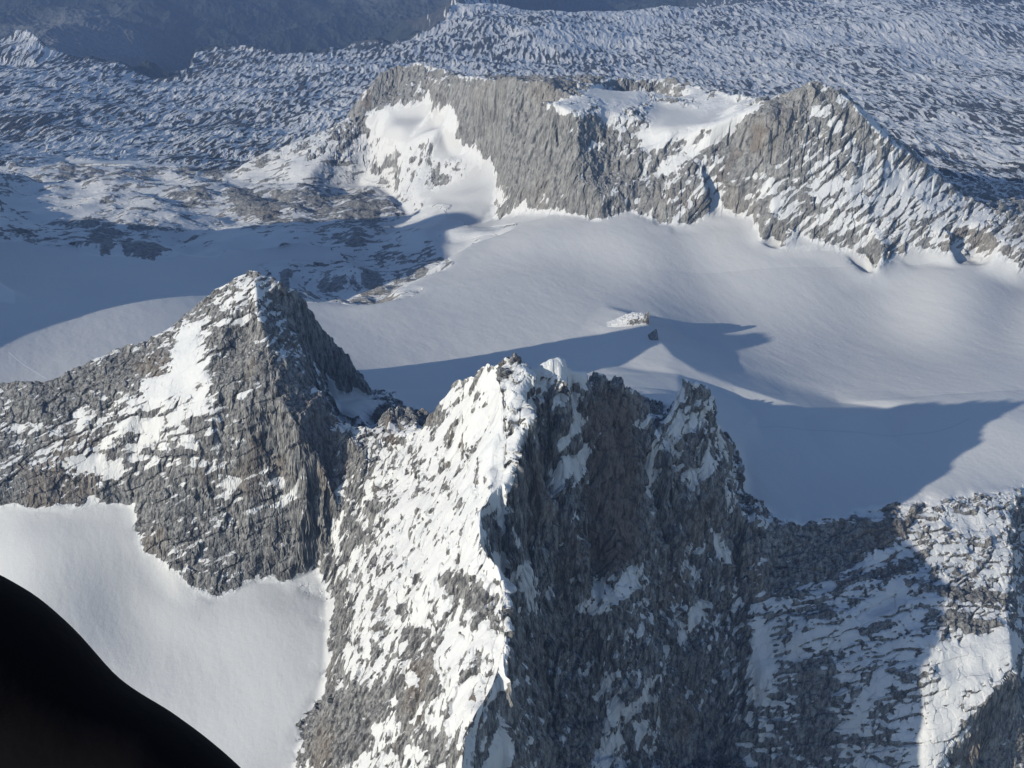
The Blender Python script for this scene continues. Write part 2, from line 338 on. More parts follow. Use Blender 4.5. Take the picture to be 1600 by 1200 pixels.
# --- plateau
dots([(0, 250, -320), (150, 240, -360), (300, 245, -360), (450, 265, -300), (540, 262, -260), (520, 230, -300), (480, 200, -420), (300, 200, -500), (150, 200, -480), (0, 200, -440), (400, 160, -560), (250, 160, -560), (100, 150, -520), (0, 130, -510), (540, 130, -600), (450, 115, -620), (330, 120, -620),
      (200, 135, -590), (620, 85, -620), (560, 100, -620), (500, 180, -480), (540, 200, -380), (1420, 200, -440), (1500, 250, -370), (1600, 290, -290), (1550, 290, -280), (1470, 240, -360), (1560, 200, -440), (1700, 300, -290), (1500, 150, -520), (1300, 110, -600), (1400, 120, -580), (1100, 100, -640), (900, 100, -640), (750, 90, -640),
      (800, 60, -600), (830, 50, -560), (1000, 50, -640), (1250, 50, -620), (1450, 70, -640), (1550, 90, -660), (1600, 140, -560), (900, 20, -600), (1100, 10, -620), (1300, 0, -640), (1500, 20, -560), (1650, 40, -640), (760, 30, -560), (1800, 100, -600), (2000, 40, -600), (1300, 70, -600),
      (-200, 200, -440), (-200, 100, -560)], .55, 1, 6)
behind(line([(-300, 80, -520), (-80, 70, -520), (0, 66, -500), (14, 58, -480), (28, 50, -458), (45, 51, -460), (62, 62, -480), (80, 78, -520), (110, 88, -550), (160, 98, -575), (200, 108, -595), (235, 122, -620), (262, 124, -625), (284, 120, -625), (296, 104, -630), (302, 84, -640), (330, 78, -640), (360, 74, -640), (400, 80, -640), (440, 88, -640), (500, 86, -640), (550, 72, -650), (610, 74, -650), (645, 62, -640), (675, 50, -620), (694, 30, -600), (712, 4, -580), (730, -20, -600), (800, -70, -650)], .5, 1, 6), [(120, 110), (500, 480)], .2, 1, 7, -1400)
dots([(40, 75, -490), (60, 104, -548), (720, 50, -590), (1000, -60, -800), (1400, -60, -700), (1700, -50, -700)], .4, 1, 6)
# --- the deep valley and its far side
wdots([(-3000, 7800, -1500), (-1500, 8400, -1500), (-600, 8800, -1500), (200, 9700, -1500), (-2600, 9800, -1450), (-1500, 10300, -1450), (-600, 10600, -1450), (300, 10800, -1450),
       (-3200, 10800, -950), (-1800, 11500, -1050), (-700, 11800, -1000), (400, 12200, -900), (1800, 12500, -950), (3400, 12300, -800), (5000, 11000, -800),
       (-3600, 13000, -300), (-1500, 13500, -250), (500, 13800, -200), (2500, 14000, -300), (5200, 14000, -300), (-9000, 14500, -400), (9000, 14500, -400), (-9000, 9500, -1200), (9000, 9000, -700), (9000, 4500, -500), (-9000, 5000, -600)], .12, 1, 7)
# --- the massif left of the frame that shades the western snow
wdots([(-1180, 1560, 150), (-1200, 1700, 325), (-1180, 1850, 340), (-1260, 2000, 330), (-1300, 2110, 300), (-1330, 2240, 90), (-1400, 2400, 0), (-1500, 2100, 110), (-1400, 2190, 80), (-1480, 2260, 20), (-1500, 2700, -60), (-1600, 1400, 320), (-1500, 1800, 420), (-1000, 1900, 60), (-1000, 1680, 30), (-1080, 2100, 20), (-1150, 2300, -40), (-1300, 2700, -120), (-2200, 1600, 200), (-2300, 2600, -60),
       (-1250, 1250, 40), (-2000, 800, -100), (-1700, 3200, -200), (-3500, 2000, -100), (-1450, 3000, -120)], .5, .9, 8)
wdots([(1700, 1500, 40), (2600, 1500, 100), (2600, 2400, 60), (4500, 1000, -100), (4500, 2800, -300), (2500, 3600, -300), (-2600, 3800, -350), (-5000, 500, -300), (-5000, 2500, -400), (-5000, 4500, -450)], .7, .8, 8)
wdots([(-12000, -600, -800), (12000, -600, -900), (-12000, 15500, -500), (12000, 15500, -500), (0, 15500, -300)], .5, .5, 7)

# ------------------------------------------------------------------ triangulate
pa = np.array(PTS, np.float64)
vco = [Vector((p[0] / 1000, p[1] / 1000)) for p in PTS]
vo, eo, fo, ov, oe, of_ = geometry.delaunay_2d_cdt(vco, EDG, [], 0, 1e-6)
tv = np.zeros((len(vo), 6))
for i, src in enumerate(ov):
    if src:
        tv[i] = pa[src[0]]
    else:                                     # crossing of two break lines: nearest source
        q = np.array([vo[i].x * 1000, vo[i].y * 1000])
        d = np.hypot(pa[:, 0] - q[0], pa[:, 1] - q[1])
        k = np.argsort(d)[:3]
        wts = 1 / (d[k] + 1e-3)
        tv[i] = (pa[k] * wts[:, None]).sum(0) / wts.sum()
        tv[i, :2] = q
        tv[i, 5] = pa[k[0], 5]
        print('crossing at', q, PTS[k[0]][:3], PTS[k[1]][:3])
tris = [f for f in fo if len(f) == 3]
print('tin', len(vo), len(tris), len(fo))

# ------------------------------------------------------------------ the terrain grid
import os
Q = float(os.environ.get('TQ', '1'))
S_in = np.linspace(-0.475, 0.475, int(1180 * Q))
S_out = 0.475 + np.cumsum(np.geomspace(0.0012, 0.12, int(70 * Q ** .5)))
S = np.concatenate([-S_out[::-1], S_in, S_out])
S = S[np.abs(S) < 2.2]


def rows():
    y = -400.0
    out = []
    while y < 14800:
        out.append(y)
        if y < 600: d = 12
        elif y < 830: d = .8
        elif y < 1400: d = .58
        elif y < 1480: d = 1.2
        elif y < 2000: d = 2.4
        elif y < 2420: d = 1.5
        elif y < 2700: d = 2.5
        elif y < 3400: d = 3.2
        else: d = y / 800.
        y += d / Q
    return np.array(out)


Yr = rows()
NR, NC = len(Yr), len(S)
DEP = CP * np.maximum(Yr, 150) + SP * 900
X = (S[None, :] * DEP[:, None]).astype(np.float32)
Y = np.repeat(Yr[:, None], NC, 1).astype(np.float32)
print('grid', NR, NC, NR * NC)
Z = np.full((NR, NC), np.nan, np.float32)
SN = np.ones((NR, NC), np.float32); RG = np.zeros((NR, NC), np.float32); REG = np.zeros((NR, NC), np.int8)
for f in tris:
    a, b, c = tv[f[0]], tv[f[1]], tv[f[2]]
    y0, y1 = min(a[1], b[1], c[1]), max(a[1], b[1], c[1])
    i0, i1 = np.searchsorted(Yr, y0), np.searchsorted(Yr, y1, 'right')
    if i1 <= i0: continue
    ss = [p[0] / d for p in (a, b, c) for d in (CP * max(y0, 150) + SP * 900, CP * max(y1, 150) + SP * 900)]
    j0, j1 = np.searchsorted(S, min(ss)), np.searchsorted(S, max(ss), 'right')
    if j1 <= j0: continue
    xx, yy = X[i0:i1, j0:j1], Y[i0:i1, j0:j1]
    det = (b[1] - c[1]) * (a[0] - c[0]) + (c[0] - b[0]) * (a[1] - c[1])
    if abs(det) < 1e-9: continue
    w0 = ((b[1] - c[1]) * (xx - c[0]) + (c[0] - b[0]) * (yy - c[1])) / det
    w1 = ((c[1] - a[1]) * (xx - c[0]) + (a[0] - c[0]) * (yy - c[1])) / det
    w2 = 1 - w0 - w1
    m = (w0 >= -1e-4) & (w1 >= -1e-4) & (w2 >= -1e-4)
    if not m.any(): continue
    Z[i0:i1, j0:j1][m] = (w0 * a[2] + w1 * b[2] + w2 * c[2])[m]
    SN[i0:i1, j0:j1][m] = (w0 * a[3] + w1 * b[3] + w2 * c[3])[m]
    RG[i0:i1, j0:j1][m] = (w0 * a[4] + w1 * b[4] + w2 * c[4])[m]
    wi = np.stack([w0, w1, w2])[:, m].argmax(0)
    REG[i0:i1, j0:j1][m] = np.array([a[5], b[5], c[5]], np.int8)[wi]
bad = np.isnan(Z)
print('unfilled', bad.sum())
Z[bad] = -700


def box(a, r, axis):
    if r < 1: return a
    n = a.shape[axis]
    pad = [(0, 0), (0, 0)]; pad[axis] = (r + 1, r)
    c = np.cumsum(np.pad(a, pad, 'edge').astype(np.float64), axis)
    k = 2 * r + 1
    hi = np.take(c, np.arange(k, n + k), axis); lo = np.take(c, np.arange(0, n), axis)
    return ((hi - lo) / k).astype(np.float32)


def blur(a, r, c, passes=2):
    for _ in range(passes):
        a = box(box(a, max(1, int(r * Q)), 0), max(1, int(c * Q)), 1)
    return a


B1 = blur(Z, 2, 2)
WS = (RG < .45).astype(np.float32) + .01
B2 = blur(Z * WS, 34, 26, 3) / blur(WS, 34, 26, 3)
RGs = blur(RG, 3, 3, 1)
soft = 1 - sstep(.25, .75, RGs)
# the wind-cut crest that crosses the glacier keeps its edge
KEEP = np.zeros_like(Z)
for (a, b) in zip(CREST, CREST[1:]):
    (ax, ay, _), (bx, by, _) = unproject(*a), unproject(*b)
    t_ = np.clip(((X - ax) * (bx - ax) + (Y - ay) * (by - ay)) / ((bx - ax) ** 2 + (by - ay) ** 2), 0, 1)
    KEEP = np.maximum(KEEP, 1 - sstep(60, 150, np.hypot(X - ax - t_ * (bx - ax), Y - ay - t_ * (by - ay))))
soft = blur(soft, 5, 5, 2) * (1 - .93 * KEEP)
Zb = B1 * (1 - soft) + B2 * soft
SN = blur(SN, 8, 8, 2)
print('base', time.time() - T0)

xf, yf = X.ravel(), Y.ravel()
plateau = blur(((REG == 6)).astype(np.float32), 6, 6, 2).ravel()
valley = blur(((REG == 7)).astype(np.float32), 6, 6, 2).ravel()
# rock or snowfield: contact line made irregular
cn = fbm(xf / 28, yf / 28, Zb.ravel() / 28, 4, 11)
RGs = np.maximum(RGs, .62 * sstep(.3, .7, blur((REG == 5).astype(np.float32), 10, 10, 2)))
rock = sstep(.42, .58, RGs.ravel() + .16 * cn)
far = sstep(1500, 2300, yf)           # detail size grows with distance of the place, as the photo resolves it
# surface normal of the base
def normals(Px, Py, Pz):
    def d(a, ax): return np.gradient(a, axis=ax)
    ax, ay, az = d(Px, 1), d(Py, 1), d(Pz, 1)
    bx, by, bz = d(Px, 0), d(Py, 0), d(Pz, 0)
    nx = ay * bz - az * by; ny = az * bx - ax * bz; nz = ax * by - ay * bx
    l = np.sqrt(nx * nx + ny * ny + nz * nz) + 1e-9
    return nx / l, ny / l, nz / l


NX, NY, NZ = normals(X, Y, B1)
NXs, NYs, NZs = blur(NX, 6, 6), blur(NY, 6, 6), blur(NZ, 6, 6)
l = np.sqrt(NXs ** 2 + NYs ** 2 + NZs ** 2); NXs /= l; NYs /= l; NZs /= l
zf = Zb.ravel()

D = np.zeros(xf.size, np.float32)
DL = np.zeros(xf.size, np.float32)
near = np.where((yf < 3500) & (yf > 550) & (rock > 0.01) & (np.abs(xf) < 1900))[0]
x, y, z = xf[near], yf[near], zf[near]
fr = far[near]
k = (1 + .9 * fr).astype(np.float32)                # feature scale
w1 = fbm(x / (60 * k), y / (60 * k), z / (60 * k), 3, 3)
w2 = fbm(x / (45 * k), y / (45 * k), z / (45 * k), 3, 23)
big = fbm(x / (55 * k), y / (55 * k), z / (90 * k), 3, 5, ridged=True)
# vertical flutes and gullies
fl = fbm((x + 10 * w1) / (11 * k), (y + 10 * w2) / (11 * k), z / (46 * k), 4, 31, .55, ridged=True)
# tilted strata: rise to the right
rg = REG.ravel()[near]
dark_side = (rg == 2) & (x > -8)
ang = np.radians(np.select([rg == 1, dark_side, rg == 2, rg == 3, rg == 4], [27., 62., 74., 20., np.where(x > 330, 42., 70.)], 15.))
ca, sa_ = np.cos(ang), np.sin(ang)
al = np.where(rg == 5, x + .3 * y, x * ca + z * sa_).astype(np.float32); ac = np.where(rg == 5, .55 * y - .2 * x + z, -x * sa_ + z * ca).astype(np.float32)
strat = np.select([rg == 1, rg == 2, rg == 3, rg == 4], [1.0, .8, .9, np.where(x > 330, .8, .35)], .4).astype(np.float32)
flute = np.select([rg == 1, dark_side, rg == 2, rg == 3, rg == 4], [1.0, 1.25, .7, .8, 1.0], .25).astype(np.float32)
led = fbm(al / (62 * k), ac / (10.5 * k) + .5 * w2, y / (60 * k), 4, 33, .55, ridged=True)
brk = .5 + .8 * fbm(x / (24 * k), y / (24 * k), z / (24 * k), 2, 77)
fine = fbm(x / (3.4 * k), y / (3.4 * k), z / (9 * k), 3, 51, .55, ridged=True)
jx, jy = x + 5 * w2, y + 5 * w1
c1, e1 = cells(al / (48 * k) + .6 * w2, ac / (13 * k) + .5 * w1, jy / (20 * k), 401)
c2, e2 = cells(jx / (7.5 * k) + .5 * w1, jy / (8 * k), z / (36 * k) + .5 * w2, 411)
c3, e3 = cells(al / (13 * k), ac / (3.2 * k), jy / (6 * k), 421)
crack = 1 - sstep(0, .16, e1)
crack2 = 1 - sstep(0, .2, e2)
d = (6.0 * big * (.4 + .6 * flute) + 2.4 * fl * flute + 1.6 * led * strat + 8.5 * c1 * strat + 5.2 * c2 * flute + 1.3 * c3 - 1.3 * crack * strat - 1.0 * crack2 * flute + .5 * fine) * k
d = d * np.select([rg == 1, rg == 2, rg == 3, rg == 4], [.45, np.where(x > -8, 1.05, .75), .7, .56], .7)
gul = fbm((x + 14 * w2) / (34 * k), y / (90 * k), (z + 8 * w1) / (230 * k), 3, 63, .5, ridged=True)
d = d + gul * k * np.select([rg == 1, dark_side, rg == 2, rg == 3, rg == 4], [3.2, 13.0, 2.0, 4.5, 4.0], 0.0)
hill = 12.0 * fbm(x / 75, y / 60, None, 4, 58) + 22.0 * fbm(x / 210, y / 170, None, 2, 59)
d = np.where(rg == 5, .5 * d + k * hill * .75, d).astype(np.float32)
for q_ in range(1, 9):
    m_ = rg == q_
    if m_.any(): d[m_] -= d[m_].mean() + .8
D[near] = d * rock[near]
print('near detail', time.time() - T0, near.size)
# plateau: karst hummocks
pl = np.where((plateau + valley > 0.01) & (yf > 2500))[0]
x, y = xf[pl], yf[pl]
wx = fbm(x / 260, y / 260, None, 3, 91); wy = fbm(x / 260, y / 260, None, 3, 92)
h1 = fbm((x + 40 * wx) / 55, (y + 90 * wy) / 260, None, 5, 61, .62, ridged=True)
h2 = fbm(x / 420, y / 420, None, 3, 71)
DP = np.zeros(xf.size, np.float32)
DP[pl] = (12 * h1 + 40 * h2) * plateau[pl]
vr = fbm(x / 900, y / 900, None, 6, 81, .55, ridged=True)
DP[pl] += 170 * vr * valley[pl]
DP[pl] *= sstep(2500, 3200, y)
# snowfield relief: drifts and hollows
sf = fbm(xf / 210, yf / 330, None, 3, 41) * 1.8 + fbm((xf + yf * .5) / 26, (yf - xf * .5) / 60, None, 3, 43) * .45
SFD = sf * (1 - rock) * sstep(500, 700, yf)
D = D.reshape(NR, NC)


def assemble(D2, extra):
    Px = X + NXs * D2; Py = Y + NYs * D2
    Pz = Zb + NZs * D2 + extra
    return Px, Py, Pz


extra = (DP + SFD).reshape(NR, NC)
Px, Py, Pz = assemble(D, extra)
nx, ny, nz = normals(Px, Py, Pz)
nzb = blur(nz, 14, 12, 2)
print('normals', time.time() - T0)
# snow value: >0 is snow
ledge = (blur(nz, 1, 1, 1) - nzb)
sn = SN.ravel()
lown = np.zeros(xf.size, np.float32)
xn, yn, zn = xf[near], yf[near], zf[near]
strk = fbm(al / (26 * k) + .4 * w2, ac / (5.0 * k), yn / (22 * k), 4, 101, .62)
lown[near] = 1.5 * strk + .7 * fbm(xn / (34 * k), yn / (34 * k), zn / (28 * k), 3, 107)
hf = fbm(al / (6.0 * k), ac / (2.2 * k), yn / (4 * k), 3, 111)
concave = -D.ravel() / (1 + .9 * far)
concave = concave - blur(concave.reshape(NR, NC), 14, 12, 2).ravel()
val = (sn - .5) * 1.45 + 1.9 * ledge.ravel() + .05 * concave
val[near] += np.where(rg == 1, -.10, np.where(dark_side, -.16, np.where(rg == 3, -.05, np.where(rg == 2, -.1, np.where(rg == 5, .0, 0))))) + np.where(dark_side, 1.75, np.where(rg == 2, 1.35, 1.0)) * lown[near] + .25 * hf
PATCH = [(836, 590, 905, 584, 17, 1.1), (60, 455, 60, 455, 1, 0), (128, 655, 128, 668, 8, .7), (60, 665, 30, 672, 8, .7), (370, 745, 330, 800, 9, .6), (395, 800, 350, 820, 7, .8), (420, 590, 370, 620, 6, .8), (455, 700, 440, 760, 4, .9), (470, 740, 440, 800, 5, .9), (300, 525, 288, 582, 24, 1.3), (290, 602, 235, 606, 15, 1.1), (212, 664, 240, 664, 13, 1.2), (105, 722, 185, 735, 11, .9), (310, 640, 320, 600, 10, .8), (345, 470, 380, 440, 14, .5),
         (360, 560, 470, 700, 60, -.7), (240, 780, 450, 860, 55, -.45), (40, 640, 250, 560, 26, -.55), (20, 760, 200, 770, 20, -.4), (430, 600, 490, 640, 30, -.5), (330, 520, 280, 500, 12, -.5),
         (598, 645, 675, 645, 14, -1.2), (520, 680, 570, 820, 30, -.25), (700, 905, 775, 960, 22, -1.1), (640, 990, 665, 1080, 16, -.9), (480, 1110, 610, 1095, 34, -1.2), (470, 1160, 540, 1150, 30, -1.3), (640, 1150, 705, 1170, 22, -.8),
         (520, 930, 520, 1050, 12, -.7), (560, 1090, 500, 1180, 14, .2), (700, 990, 740, 1000, 18, .8), (740, 640, 790, 620, 24, .5), (760, 700, 780, 760, 22, .7), (620, 760, 700, 900, 40, .2), (600, 1100, 560, 1180, 12, .7),
         (985, 898, 925, 945, 22, 1.5), (935, 968, 985, 968, 10, -1.2), (965, 1110, 940, 1195, 18, 1.5), (1095, 945, 1005, 1085, 11, 1.5), (822, 890, 832, 950, 15, 1.1), (880, 740, 920, 690, 8, .6), (1046, 628, 1056, 614, 14, 1.2),
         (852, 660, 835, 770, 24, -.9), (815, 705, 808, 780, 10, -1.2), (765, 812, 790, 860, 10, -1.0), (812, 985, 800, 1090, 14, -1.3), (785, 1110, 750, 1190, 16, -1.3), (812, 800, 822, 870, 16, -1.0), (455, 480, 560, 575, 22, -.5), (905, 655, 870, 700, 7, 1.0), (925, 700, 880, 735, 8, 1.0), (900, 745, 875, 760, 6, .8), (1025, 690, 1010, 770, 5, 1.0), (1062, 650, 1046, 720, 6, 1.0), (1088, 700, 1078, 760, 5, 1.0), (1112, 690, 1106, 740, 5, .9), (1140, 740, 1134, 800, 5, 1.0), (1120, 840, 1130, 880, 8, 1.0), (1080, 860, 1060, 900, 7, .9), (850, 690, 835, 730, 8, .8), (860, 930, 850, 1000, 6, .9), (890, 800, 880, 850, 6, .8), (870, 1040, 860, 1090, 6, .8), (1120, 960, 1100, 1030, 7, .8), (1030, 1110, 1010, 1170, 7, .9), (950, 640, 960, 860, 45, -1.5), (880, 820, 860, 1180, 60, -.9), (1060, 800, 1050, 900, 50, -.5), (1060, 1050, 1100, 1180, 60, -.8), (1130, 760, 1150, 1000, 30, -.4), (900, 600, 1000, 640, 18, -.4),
         (1405, 848, 1290, 918, 9, 1.1), (1400, 925, 1350, 965, 17, 1.4), (1320, 985, 1255, 1010, 22, 1.0), (1190, 985, 1185, 1090, 17, 1.2), (1380, 1060, 1330, 1130, 14, .9), (1495, 1050, 1565, 1010, 30, 1.3), (1440, 1180, 1480, 1120, 20, .9),
         (1180, 850, 1390, 835, 24, -1.4), (1210, 900, 1330, 880, 22, -1.0), (1320, 905, 1420, 880, 12, -.8), (1475, 925, 1580, 935, 10, -1.1), (1450, 960, 1560, 985, 12, -.9), (1390, 975, 1350, 985, 9, -.9), (1280, 1040, 1270, 1160, 30, -.9), (1590, 1080, 1520, 1180, 26, -1.5),
         (600, 188, 690, 192, 26, 1.2), (740, 250, 765, 300, 14, 1.0), (700, 290, 640, 300, 26, .3), (945, 172, 1000, 150, 12, 1.0), (1015, 215, 1110, 185, 16, 1.0), (1345, 165, 1380, 205, 8, .7), (560, 240, 480, 250, 34, .35), (1272, 172, 1276, 176, 7, 1.3),
         (1180, 172, 1040, 262, 9, 1.1), (1290, 180, 1330, 215, 10, .6), (1180, 200, 1250, 150, 26, -1.0), (1150, 250, 1230, 230, 20, -.8), (880, 165, 940, 150, 14, 1.0), (1040, 200, 1130, 172, 24, 1.3), (1080, 148, 1180, 160, 10, .7), (620, 120, 590, 150, 22, -1.0), (800, 160, 860, 260, 50, -.8),
         (560, 320, 590, 345, 14, -.5), (680, 275, 690, 285, 14, -.9), (375, 305, 420, 325, 17, -1.1), (290, 265, 340, 272, 10, -.7), (140, 345, 150, 350, 8, -.8), (150, 375, 170, 385, 10, -.9), (200, 390, 240, 395, 10, -.6), (290, 320, 300, 315, 7, -.8), (100, 270, 250, 275, 8, -.5)]
sel = np.where((yf > 550) & (yf < 3500))[0]
dep_ = CP * yf[sel] + SP * (H - zf[sel])
PX_ = 800 + FPX * xf[sel] / dep_
PY_ = 600 + FPX * (-(H - zf[sel]) * -CP - yf[sel] * SP) / dep_
wob = fbm(xf[sel] / 20, yf[sel] / 20, zf[sel] / 20, 4, 161, .6)
def survey(lst, amp):
    out = np.zeros(sel.size, np.float32)
    for x0, y0, x1, y1, rr, dv in lst:
        m = np.where((PX_ > min(x0, x1) - 2 * rr) & (PX_ < max(x0, x1) + 2 * rr) & (PY_ > min(y0, y1) - 2 * rr) & (PY_ < max(y0, y1) + 2 * rr))[0]
        ax, ay = PX_[m] - x0, PY_[m] - y0
        bx, by = x1 - x0, y1 - y0
        tt_ = np.clip((ax * bx + ay * by) / (bx * bx + by * by + 1e-6), 0, 1)
        dd_ = np.hypot(ax - tt_ * bx, ay - tt_ * by) / rr + .8 * wob[m]
        out[m] += amp * dv * (1 - sstep(.6, 1.3, dd_))
    return out


addv = survey(PATCH, .85)
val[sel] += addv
warm = np.zeros(xf.size, np.float32)
warm[sel] = survey([(945, 650, 960, 850, 40, .75), (1186, 205, 1178, 228, 11, .7), (568, 138, 574, 160, 9, .7), (606, 652, 612, 690, 10, .7), (400, 690, 392, 760, 15, .5), (735, 1100, 745, 1130, 16, .8), (1150, 240, 1110, 300, 8, .5)], 1.0)
warm = np.clip(warm, 0, 1)
D *= (1 - .35 * warm).reshape(NR, NC)
val = np.where(rock > .98, val, val + (1 - rock) * 3)
# plateau
if pl.size:
    pn = fbm((x + 20 * wy) / 21, (y + 40 * wx) / 120, None, 4, 121, .62)
    pn2 = fbm(x / 600, y / 900, None, 3, 131)
    vp = (sn[pl] - .5) * 1.6 - .75 * h1 + 1.5 * pn + .6 * pn2 + 1.2 * (nz.ravel()[pl] - nzb.ravel()[pl]) + .50 - .08 * (1 - sstep(-900, -200, x))
    vv = -.9 + 1.0 * pn
    w = np.clip(plateau[pl], 0, 1)
    val[pl] = val[pl] * (1 - np.clip(plateau + valley, 0, 1)[pl]) + vp * w + vv * valley[pl]
# second pass: snow buries part of the relief
cover = blur(sstep(-.1, .5, val.reshape(NR, NC)), 1, 1, 1)
cover = .85 * blur(sstep(0, .45, val.reshape(NR, NC)), 2, 2, 2)
Px, Py, Pz = assemble(D * (1 - cover) + blur(D, 7, 7, 2) * cover + cover * .5 * (rock.reshape(NR, NC)), extra)
print('assembled', time.time() - T0)

# ------------------------------------------------------------------ materials
def new_mat(name):
    m = bpy.data.materials.new(name)
    m.use_nodes = True
    nt = m.node_tree
    nt.nodes.clear()
    out = nt.nodes.new('ShaderNodeOutputMaterial')
    bs = nt.nodes.new('ShaderNodeBsdfPrincipled')
    nt.links.new(bs.outputs[0], out.inputs[0])
    return m, nt, bs


def N(nt, kind, **kw):
    n = nt.nodes.new(kind)
    for a, b in kw.items():
        setattr(n, a, b)
    return n


def terrain_mat(name, rock_a, rock_b, stain, scale, edge, bump, stainamt=.6, snow=1.0):
    m, nt, bs = new_mat(name)
    L = nt.links.new
    at = N(nt, 'ShaderNodeAttribute'); at.attribute_name = 'snow'
    geo = N(nt, 'ShaderNodeNewGeometry')

    def noise(sx, sz, detail, rough=.6, off=0):
        mp = N(nt, 'ShaderNodeMapping')
        mp.inputs['Scale'].default_value = (sx, sx, sz)
        mp.inputs['Location'].default_value = (off, off * .7, off * .3)
        L(geo.outputs['Position'], mp.inputs[0])
        n = N(nt, 'ShaderNodeTexNoise')
        n.inputs['Scale'].default_value = 1
        n.inputs['Detail'].default_value = detail
        n.inputs['Roughness'].default_value = rough
        L(mp.outputs[0], n.inputs[0])
        return n.outputs['Fac']

    def math_(op, a, b, clamp=False):
        n = N(nt, 'ShaderNodeMath', operation=op, use_clamp=clamp)
        for i, v in enumerate((a, b)):
            if isinstance(v, (int, float)): n.inputs[i].default_value = v
            else: L(v, n.inputs[i])
        return n.outputs[0]

    def ramp(v, a, b):
        n = N(nt, 'ShaderNodeMapRange')
        n.interpolation_type = 'SMOOTHSTEP'
        L(v, n.inputs[0])
        n.inputs[1].default_value = a; n.inputs[2].default_value = b
        return n.outputs[0]

    def mix(f, a, b):
        n = N(nt, 'ShaderNodeMix', data_type='RGBA')
        L(f, n.inputs[0]) if not isinstance(f, (int, float)) else setattr(n.inputs[0], 'default_value', f)
        for i, v in ((6, a), (7, b)):
            if isinstance(v, tuple): n.inputs[i].default_value = (*v, 1)
            else: L(v, n.inputs[i])
        return n.outputs[2]
    fine = noise(.9 / scale, .6 / scale, 4, .65)
    e = math_('MULTIPLY', math_('SUBTRACT', fine, .5), edge)
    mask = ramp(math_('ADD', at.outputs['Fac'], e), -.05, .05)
    streak = noise(.22 / scale, .035 / scale, 6, .72, 3)
    patch = noise(.012 / scale, .009 / scale, 3, .5, 31)
    grain = noise(.8 / scale, .22 / scale, 5, .7, 57)
    rc = mix(ramp(streak, .35, .65), rock_a, rock_b)
    rc = mix(math_('MULTIPLY', ramp(patch, .55, .7), stainamt), rc, stain)
    aw = N(nt, 'ShaderNodeAttribute'); aw.attribute_name = 'warm'
    rc = mix(math_('MULTIPLY', aw.outputs['Fac'], ramp(streak, .25, .6)), rc, (.20, .15, .115))
    dk = N(nt, 'ShaderNodeHueSaturation')
    L(rc, dk.inputs['Color'])
    L(math_('ADD', math_('MULTIPLY', ramp(grain, .3, .7), .6), .68), dk.inputs['Value'])
    tint = noise(.004, .004, 3, .5, 9)
    snowc = mix(ramp(tint, .35, .65), tuple(v * snow for v in (.83, .84, .86)), tuple(v * snow for v in (.88, .88, .885)))
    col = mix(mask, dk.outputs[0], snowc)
    L(col, bs.inputs['Base Color'])
    L(math_('SUBTRACT', .9, math_('MULTIPLY', mask, .25)), bs.inputs['Roughness'])
    bs.inputs['Specular IOR Level'].default_value = .25
    rb = N(nt, 'ShaderNodeBump')
    rb.inputs['Distance'].default_value = bump * scale
    L(math_('SUBTRACT', 1.0, math_('MULTIPLY', mask, .93)), rb.inputs['Strength'])
    L(grain, rb.inputs['Height'])
    drift = noise(.16, .16, 5, .62, 71)
    sb = N(nt, 'ShaderNodeBump')
    sb.inputs['Distance'].default_value = .55
    sb.inputs['Strength'].default_value = .8
    L(drift, sb.inputs['Height'])
    L(rb.outputs[0], sb.inputs['Normal'])
    L(sb.outputs[0], bs.inputs['Normal'])
    return m


M_NEAR = terrain_mat('limestone_and_snow', (.07, .07, .072), (.43, .425, .42), (.27, .20, .14), 1.0, .5, 1.0, .35)
M_FAR = terrain_mat('pale_limestone_and_snow', (.20, .2, .2), (.44, .436, .43), (.36, .30, .25), 1.9, .5, 1.0, .3)
M_KARST = terrain_mat('karst_rock_scrub_and_snow', (.04, .045, .045), (.12, .12, .118), (.17, .165, .16), 9.0, .8, .8, .8)
M_VAL = terrain_mat('wooded_valley_side', (.02, .03, .028), (.06, .075, .07), (.26, .26, .26), 30.0, .5, .3, .8)
M_SNOW = terrain_mat('packed_snow', (.13, .125, .12), (.24, .235, .225), (.2, .18, .16), 1.5, .5, 1.0, .6, .90)

# ------------------------------------------------------------------ split the grid into the terrain's own pieces
rockq = (rock.reshape(NR, NC) > .5)
LAB = np.where(rockq, REG, 0).astype(np.int8)
LAB[(REG == 0)] = 0
LAB[(REG == 8)] = 8
# snow of the near basin apart from the main glacier
basin = (~rockq) & (Y < 1235) & (X < 0)
LAB[basin] = 9
front = (Y < 600)
LAB[front] = 10
LAB[(REG == 6)] = 6
LAB[(REG == 7)] = 7
names = {0: ('glacier', M_SNOW, 'smooth snow-covered glacier between the near peaks and the far massif, crossed by long peak shadows'),
         1: ('mountain_peak', M_NEAR, 'pyramid-shaped grey limestone peak at left with a dark shaded right face'),
         2: ('mountain_ridge', M_NEAR, 'snow-crested near ridge in the centre with a black shaded cliff on its right side'),
         3: ('cliff_wall', M_NEAR, 'snow-streaked rock wall at lower right below the glacier edge, half in shadow'),
         4: ('mountain_massif', M_FAR, 'grey massif with pointed summit and long cliffs beyond the glacier'),
         5: ('rocky_hills', M_FAR, 'low snowy hills with scattered dark rocks left of the glacier'),
         6: ('karst_plateau', M_KARST, 'mottled snow and dark rock plateau stretching to the top of the view'),
         7: ('valley_side', M_VAL, 'deep blue hazy mountainside across the valley at top left'),
         8: ('outer_mountains', M_FAR, 'snowy mountains around the glacier outside the view'),
         9: ('snow_basin', M_SNOW, 'bright smooth snow basin under the left peak'),
         10: ('lower_slopes', M_NEAR, 'snowy slopes below the viewpoint')}
ql = LAB[:-1, :-1]
